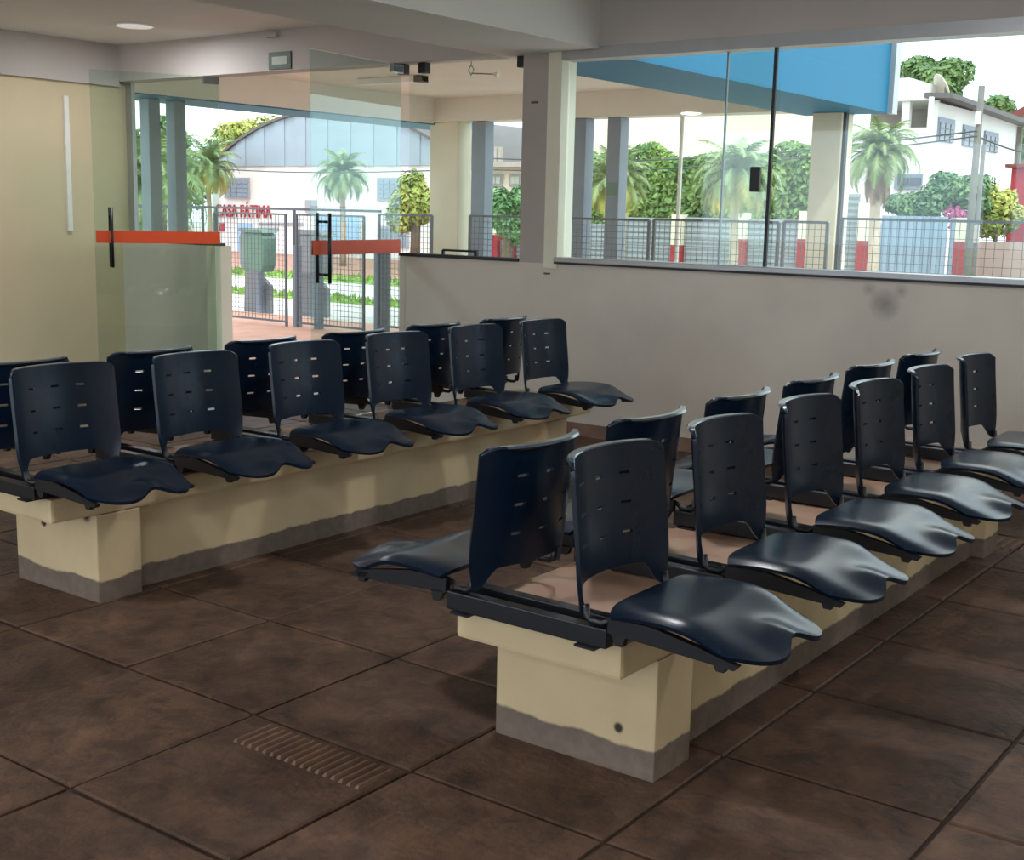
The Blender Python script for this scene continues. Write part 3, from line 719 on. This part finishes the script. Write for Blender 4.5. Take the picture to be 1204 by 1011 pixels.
gate(804, 867, 256, 'grey slatted gate right of the thin white pipe', 'gateg')
gate(879, 940, 258, 'grey slatted gate left of the right cream column', 'gateg')
gate(954, 984, 258, 'grey slatted gate behind the right cream column', 'gateg')
gate(986, 1009, 228, 'tall grey roller shutter left of the big palm', 'gateg', True, 18)
gate(1034, 1114, 254, 'pale blue corrugated gate right of the big palm', 'gateb', False, 16)
gate(1115, 1124, 256, 'narrow pale blue side panel beside the red pier', 'gateb', False, 2)
x0, x1 = X22(1022), X22(1034)
tag(B(x0, x1, YG, YG+.1, -.05, atY(1028, 262, YG).z).build('wall_stub', M['bwhite']), 'short white wall between big palm trunk and pale blue gate', 'wall')
tag(B(X22(1139), X22(1420), YG+.2, YG+.4, -.05, atY(1180, 285, YG).z).build('garden_wall', M['pink']), 'low pinkish garden wall at the right edge', 'wall')

def leaf_cloud(name, mt, n, fn, size, parent=None, flat=.5):
    mb = MB()
    for i in range(n):
        p, nrm = fn(); s = size*random.uniform(.6, 1.3)
        a = Vector((random.gauss(0, 1), random.gauss(0, 1), random.gauss(0, 1)))
        if nrm is not None: a = a*flat + nrm
        a.normalize(); b = a.cross(Vector((random.gauss(0, 1), random.gauss(0, 1), random.gauss(0, 1)))).normalized(); c = a.cross(b)
        p = Vector(p)
        mb.add([p-b*s*.5, p+c*s*.28+a*s*.08, p+b*s*.6, p-c*s*.28+a*s*.08], [(0, 1, 2), (0, 2, 3)])
    me = bpy.data.meshes.new(name); me.from_pydata(mb.v, [], mb.f); me.materials.append(M[mt]); o = link(name, me, parent); o['kind'] = 'stuff'
    return o
# ivy on a garden wall
YI = 23.2
ix0, ix1 = atY(672, 200, YI).x, atY(985, 200, YI).x
t = thing('ivy_wall', 'dense green ivy covering a wall behind the grey gates', 'hedge', ((ix0+ix1)/2, YI, -.05))
def ivy_top(x): return atY(800, 180, YI).z + .12*math.sin(x*1.7)+.10*math.sin(x*4.1+1)
sub(B(ix0, ix1, YI+.1, YI+.3, -.05, atY(800, 192, YI).z), 'core_wall', 'bcream', None, 0, t)
def ivy_fn():
    x = random.uniform(ix0, ix1); z = random.uniform(.9, ivy_top(x)); bulge = .35*math.sin(x*2.3+z*2)*.5
    return Vector((x, YI+.05-abs(random.gauss(0, .10))-max(0, bulge), z))-Vector(t.location), Vector((0, -1, .5))
leaf_cloud('leaves', 'ivy', 14000, ivy_fn, .13, t)
# cream building behind
YCB = 31.0
bx0, bx1 = atY(640, 200, YCB).x, atY(960, 200, YCB).x
t = thing('cream_building', 'tall plain cream building behind the ivy wall', 'building', ((bx0+bx1)/2, YCB, -.05))
sub(B(bx0, bx1, YCB, YCB+2, -.05, 6.4), 'wall', 'bcream', None, 0, t)
sub(B(bx0-.1, bx1+.1, YCB-.15, YCB+2.1, 6.4, 6.6), 'parapet', 'bwhite', None, 0, t)
t = thing('low_house', 'low cream house with a ledge roof behind the bush', 'building', (atY(592, 230, 29).x, 29, -.05))
hx0, hx1 = atY(566, 200, 29).x, atY(640, 200, 29).x
sub(B(hx0, hx1, 29, 30.9, -.05, atY(592, 194, 29).z), 'wall', 'bcream', None, 0, t)
sub(B(hx0-.2, hx1+.2, 28.5, 30.9, atY(592, 197, 29).z, atY(592, 191, 29).z), 'roof_ledge', 'concrete', None, 0, t)
far_window(578, 590, 207, 217, 29, t, 2, 1, 'signw'); far_window(602, 612, 207, 217, 29, t, 2, 1, 'signw')
for u in (577, 582): 
    q = atY(u, 190, 29); sub(B(q.x-.04, q.x+.04, 29.2, 29.3, q.z, atY(u, 172, 29).z), 'vent_pipe', 'concrete', None, 0, t)

# ------------------------------------------------------------------ white house at right
YH = 27.0
cxh = atY(1098, 200, YH).x; xl2 = cxh-2.3
yfar = atX(1197, 200, cxh).y
ztop = atY(1098, 118, YH).z; zb = -.05
t = thing('white_house', 'two storey white house with open terrace and sloping roof', 'building', (cxh, YH, zb))
S = lambda mb, n_, mt, par=None: sub(mb, n_, mt, par, 0, t)
zm = atY(1085, 150, YH).z; zm2 = atY(1085, 143, YH).z    # terrace floor
zl = atY(1085, 118, YH).z
yx = YH+2.2
S(B(xl2, cxh-.2, yx, yfar, zb, ztop-.05), 'rear_wall', 'bwhite')
S(B(xl2, cxh-.2, YH, yx, zb, zm-.12), 'lower_wall', 'bwhite')
S(B(xl2, cxh-.2, YH-.02, yx, zm-.12, zm), 'terrace_slab', 'bwhite')
S(B(xl2, cxh-.2, YH-.05, yx, zl, ztop+.15), 'upper_band', 'bwhite')
S(B(xl2, atY(1070, 90, YH).x, YH-.05, yx, ztop+.15, atY(1058, 92, YH).z), 'parapet', 'bwhite')
S(B(xl2, cxh-.25, yx-.02, yx, zm, zl), 'terrace_back', 'concrete')
S(B(atY(1077, 130, YH).x, atY(1092, 130, YH).x, yx-.05, yx-.02, zm+.02, zl-.25), 'terrace_door', 'panedark')
for u in (1064, 1096): q = atY(u, 150, YH).x; S(B(q-.09, q+.07, YH, YH+.16, zm, zl), 'terrace_post', 'bwhite')
S(B(atY(1066, 150, YH).x, atY(1091, 150, YH).x, YH+.3, YH+.36, zm-.75, zm-.14), 'balcony_infill', 'pink')
S(B(cxh-.2, cxh, YH-.03, yfar, zb, ztop-.05), 'side_wall', 'bwhite')
# side windows on the +x face
def side_window(u0, u1, v0, v1, um=None):
    a = atX(u0, v0, cxh); b = atX(u1, v1, cxh); y0, y1 = a.y, b.y
    z1 = atX((u0+u1)/2, v0+1, cxh).z; z0 = atX((u0+u1)/2, v1-1, cxh).z
    w = S(B(cxh-.02, cxh+.04, y0, y1, z0, z1), 'window', 'steel')
    for i in range(3):
        for k in range(3):
            S(B(cxh+.03, cxh+.06, y0+(y1-y0)*(i+.1)/3, y0+(y1-y0)*(i+.9)/3, z0+(z1-z0)*(k+.08)*.8/3, z0+(z1-z0)*(k+.92)*.8/3), 'pane', 'panedark', w)
side_window(1103, 1119, 138, 168); side_window(1132, 1147, 147, 174); side_window(1157, 1171, 154, 180)
for u0, u1, v0, v1 in ((1092, 1112, 212, 226), (1122, 1140, 217, 228)):
    a = atX(u0+8, v0, cxh); b = atX(u1+8, v1, cxh); z1 = atX(u0+8, v0, cxh).z; z0 = atX(u0+8, v1, cxh).z
    w = S(B(cxh-.02, cxh+.04, a.y, b.y, z0, z1), 'window', 'steel'); S(B(cxh+.03, cxh+.06, a.y+.1, b.y-.1, z0+.06, z1-.06), 'pane', 'panedark', w)
far_window(1056, 1084, 208, 219, YH, t, 2, 1, 'panedark', 'steel')
# roof: shed sheets overhanging the +x side, dropping along y
zr0, zr1 = atX(1106, 112, cxh+.3).z, atX(1196, 145, cxh+.3).z
mb = MB(); y0, y1 = YH-.2, yfar+.2
mb.add([(cxh-.25, y0, zr0+.03), (cxh+.35, y0, zr0), (cxh+.35, y1, zr1), (cxh-.25, y1, zr1+.03), (cxh-.25, y0, zr0+.13), (cxh+.35, y0, zr0+.10), (cxh+.35, y1, zr1+.10), (cxh-.25, y1, zr1+.13)],
       [(3, 2, 1, 0), (4, 5, 6, 7), (0, 1, 5, 4), (1, 2, 6, 5), (2, 3, 7, 6), (3, 0, 4, 7)])
S(mb, 'roof', 'roofedge')
q = atX(1196, 160, cxh); S(B(cxh, cxh+.12, q.y-.06, q.y+.06, 0, zr1), 'downpipe', 'wood')
q = atX(1106, 160, cxh); S(B(cxh, cxh+.08, q.y-.9, q.y-.8, 0, zr0), 'downpipe', 'bwhite')
# satellite dish standing on the roof
q = atY(1112, 104, YH+1.5)
t = thing('satellite_dish', 'pale satellite dish on the white house roof', 'dish', (q.x, YH+1.5, zr0+.1))
mb = MB(); vs = []; fs = []; nr, na = 5, 16
for i in range(nr+1):
    for k in range(na):
        r_ = .34*i/nr; a = 2*math.pi*k/na; vs.append((r_*math.cos(a), r_*r_*.8, r_*math.sin(a)))
for i in range(nr):
    for k in range(na): a = i*na+k; b = i*na+(k+1) % na; fs.append((a, b, b+na, a+na))
me = solid(vs, fs, .02, 'reflector', M['dish']); o = link('reflector', me, t); o.location = (0, 0, .3); o.rotation_euler = (math.radians(-25), 0, math.radians(130))
MB().tube([(0, 0, 0), (0, 0, .3)], .03, 8).build('mast', M['wood'], t)
t = thing('tiled_house', 'small house with reddish tiled roof at the right edge', 'building', (atY(1268, 120, 43).x, 43, 0))
z1 = atY(1204, 122, 43).z
B(-1.6, 3, 0, 4, -.05, z1-.35).build('wall', M['bcream'], t)
MB().prism([(-2.0, z1-.35), (3.4, z1-.35), (.7, z1+1.1)], -.3, 4.3).build('roof', M['tile'], t)
a = atY(1190, 197, 25); b = atY(1250, 240, 25)
t = thing('red_shed', 'dark red tin shed at the right edge behind the garden wall', 'shed', ((a.x+b.x)/2, 25, 0)); w = (b.x-a.x)/2
B(-w, w, 0, 1.5, -.05, a.z).build('wall', M['red'], t); B(-w-.1, w+.1, -.1, 1.6, a.z, a.z+.06).build('roof', M['tile'], t)

# ------------------------------------------------------------------ vegetation
def frond_mesh(name, elev, mt, L=1.5, droop=1.0, n=11, width=.34):
    mb = MB(); p = Vector((0, 0, 0)); d = elev; pts = [p.copy()]; step = L/n
    for i in range(n):
        p = p + Vector((math.cos(d), 0, math.sin(d)))*step; pts.append(p.copy()); d -= droop*(.06+.022*i)
    mb.tube(pts, [.022*(1-.8*i/n) for i in range(n+1)], 4, False)
    for i in range(1, n*5):
        t_ = i/(n*5); k = min(n-1, int(t_*n)); q = pts[k].lerp(pts[k+1], t_*n-k); fwv = (pts[k+1]-pts[k]).normalized()
        wl_ = width*math.sin(math.pi*min(1, t_*.9+.12))+.05
        for s in (-1, 1):
            dirv = (fwv*.7 + Vector((random.uniform(-.15, .15), s*1.0, -.4+random.uniform(-.35, .3)))).normalized(); tip = q+dirv*wl_*random.uniform(.85, 1.1); sid = fwv*.015
            mb.add([q-sid, q+sid, tip], [(0, 1, 2)])
    me = bpy.data.meshes.new(name); me.from_pydata(mb.v, [], mb.f); me.materials.append(M[mt]); return me
FR = {}
for key, mt in (('g', 'frond'), ('y', 'frondy'), ('d', 'deadfrond')):
    FR[key] = [frond_mesh('frond', e, mt, 1.5, dr) for e, dr in ((1.25, .8), (.9, 1.1), (.5, 1.2), (.1, 1.2), (-.4, 1.0), (-1.2, .3))]
def palm(u, vc, Y, rpx, label, lower='g', dead=0, zbase=-.05, trunk_r=.08, group='palms across the road'):
    c = atY(u, vc, Y); depth = (c-CAM).dot(fw); R = rpx*depth/F; s = R/1.15
    t = thing('palm_tree', label, 'palm', (c.x, Y, zbase), 0, group); h = c.z-zbase
    MB().tube([(0, 0, 0), (.04*s, 0, h*.4), (-.02*s, 0, h*.75), (0, 0, h)], [trunk_r*1.2, trunk_r, trunk_r*.95, trunk_r*.8], 10).build('trunk', M['bark'], t, 0, True)
    specs = [('g', 0)]*7+[('g', 1)]*12+[('g', 2)]*15+[('g', 3)]*16+[(lower, 4)]*16+[('d', 5)]*dead
    if lower == 'y': specs += [('y', 4)]*5+[('y', 3)]*4
    for i, (k, e) in enumerate(specs):
        o = link('frond', FR[k][e], t); o.location = (0, 0, h-(.05*s if k == 'd' else 0)); sc_ = s*random.uniform(.85, 1.1)*(1.05 if k == 'd' else 1)
        o.scale = (sc_,)*3; o.rotation_euler = (0, random.uniform(-.12, .12), i*2.399+random.uniform(-.2, .2))
palm(403, 205, 24.5, 33, 'palm with pale trunk in front of the white warehouse')
palm(722, 212, 19.5, 44, 'yellowing palm in front of the ivy, behind the grey posts', 'y')
palm(866, 205, 19.5, 50, 'yellowing palm in front of the ivy, left of the pane lock', 'y')
palm(1034, 178, 18.5, 46, 'big palm with dead brown skirt right of the cream column', 'g', 22)
palm(175, 215, 17.5, 72, 'palm seen through the fixed pane left of the doors')
palm(245, 195, 27.5, 36, 'yellowish palm at the left end of the warehouse', 'y')
def tree(name, u, vc, Y, ru, rv, label, mt, n, size, cat='tree', zbase=-.05, grp=None, trunk=True, tr=.11):
    c = atY(u, vc, Y); depth = (c-CAM).dot(fw); a, b = ru*depth/F, rv*depth/F
    t = thing(name, label, cat, (c.x, Y, zbase), 0, grp); h = c.z-zbase
    lobes = [(Vector((random.uniform(-.6, .6)*a, random.uniform(-.6, .6)*a, h+random.uniform(-.55, .6)*b)), random.uniform(.35, .6)) for _ in range(9)] + [(Vector((0, 0, h)), .7)]
    def fn():
        p, s = random.choice(lobes); v = Vector((random.gauss(0, 1), random.gauss(0, 1), random.gauss(0, 1))).normalized(); r_ = random.uniform(.7, 1)
        return p+Vector((v.x*a*s, v.y*a*s, v.z*b*s))*r_, v+Vector((0, 0, .4))
    leaf_cloud('foliage', mt, n, fn, size, t)
    if trunk:
        MB().tube([(0, 0, 0), (.05, 0, max(.1, h-b*.4)), (0, .05, h)], [tr*1.3, tr, tr*.5], 8).build('trunk', M['trunk'], t, 0, True)
        for k in range(4):
            a_ = k*1.7; MB().tube([(.04, 0, max(.08, h-b*.5)), (math.cos(a_)*a*.5, math.sin(a_)*a*.5, h+b*.2)], [.06, .02], 6).build('branch', M['trunk'], t)
tree('street_tree', 488, 240, 25, 34, 38, 'yellow-green bushy tree at the right end of the warehouse', 'leafy', 4200, .16)
tree('bush', 596, 256, 21, 27, 36, 'bright green bush seen beside the pillar', 'leafb', 3600, .12, 'bush')
tree('tree', 285, 168, 52, 62, 32, 'broad tree rising behind the warehouse roof', 'leafy', 5000, .36)
tree('tree', 1090, 95, 48, 48, 32, 'large green tree behind the white house', 'leafa', 6500, .27)
tree('tree', 1168, 128, 46, 24, 16, 'small green tree between white house and tiled house', 'leafa', 1800, .26)
tree('tree', 1200, 176, 38.2, 12, 24, 'dark green tree beside the white house at the right edge', 'leafa', 1500, .2)
tree('tree', 190, 190, 34, 60, 62, 'dark green trees seen through the fixed left pane', 'leafa', 5000, .26)
for u, v, Y, ru, rv, lab, mt, n in ((1070, 243, 23.4, 36, 17, 'low green hedge above the pale blue gate', 'leafd', 1500), (1122, 230, 23.6, 44, 28, 'bougainvillea hedge in front of the white house', 'leafd', 1700), (1170, 250, 23.8, 36, 30, 'yellow-green shrub behind the utility poles', 'leafy', 1100)):
    tree('hedge', u, v, Y, ru, rv, lab, mt, n*2, .11, 'hedge', tr=.04)
hd = bpy.data.objects['hedge.001']; q = atY(1124, 254, 22.9)-Vector(hd.location)
leaf_cloud('flowers', 'flower', 160, lambda: (q+Vector((random.gauss(0, .09), random.gauss(0, .08), random.gauss(0, .06))), Vector((0, -1, .3))), .09, hd)['label'] = 'pink bougainvillea flowers'

# utility poles and cables
q = atY(1148, 180, 21.2); zt = atY(1151, 120, 21.2).z
t = thing('utility_pole', 'grey utility pole in front of the white house', 'pole', (q.x, 21.2, -.05))
MB().tube([(0, 0, 0), (0, 0, zt+.3)], [.065, .05], 10).build('shaft', M['wood'], t, 0, True)
B(-.04, .04, -.09, -.04, zt-.3, zt-.1).build('insulator', M['white'], t)
q2 = atY(1158, 200, 21.6)
t = thing('utility_pole', 'shorter thin grey pole right of the utility pole', 'pole', (q2.x-.05, 21.6, -.05))
MB().tube([(0, 0, 0), (0, 0, atY(1157, 166, 21.6).z)], [.045, .035], 8).build('shaft', M['wood'], t, 0, True)
B(-.06, .06, -.1, -.04, 1.2, 1.5).build('meter_box', M['concrete'], t)
def cable(u0, v0, u1, v1, Y, label):
    a = atY(u0, v0, Y); b = atY(u1, v1, Y); pts = []
    for k in range(13):
        s = k/12; p = a.lerp(b, s); p.z -= .25*math.sin(math.pi*s); pts.append(p)
    o = MB().tube(pts, .013, 5).build('power_cable', M['wirecable']); tag(o, label, 'cable', 'overhead cables')
q = atY(528, 200, 21.0)
t = thing('utility_pole', 'grey utility pole behind the left cream column', 'pole', (q.x, 21.0, -.05))
MB().tube([(0, 0, 0), (0, 0, atY(528, 170, 21).z)], [.065, .05], 8).build('shaft', M['wood'], t, 0, True)
B(-.04, .04, -.09, -.04, 2.2, 2.4).build('insulator', M['white'], t)
cable(528, 198, 1149, 160, 21.1, 'lowest overhead cable crossing above the ivy wall')
cable(1149, 160, 1300, 163, 21.2, 'overhead cable from the utility pole past the white house')
cable(528, 184, 1149, 154, 21.1, 'upper overhead cable above the ivy wall')
cable(90, 178, 528, 200, 21.0, 'overhead cable crossing in front of the warehouse')
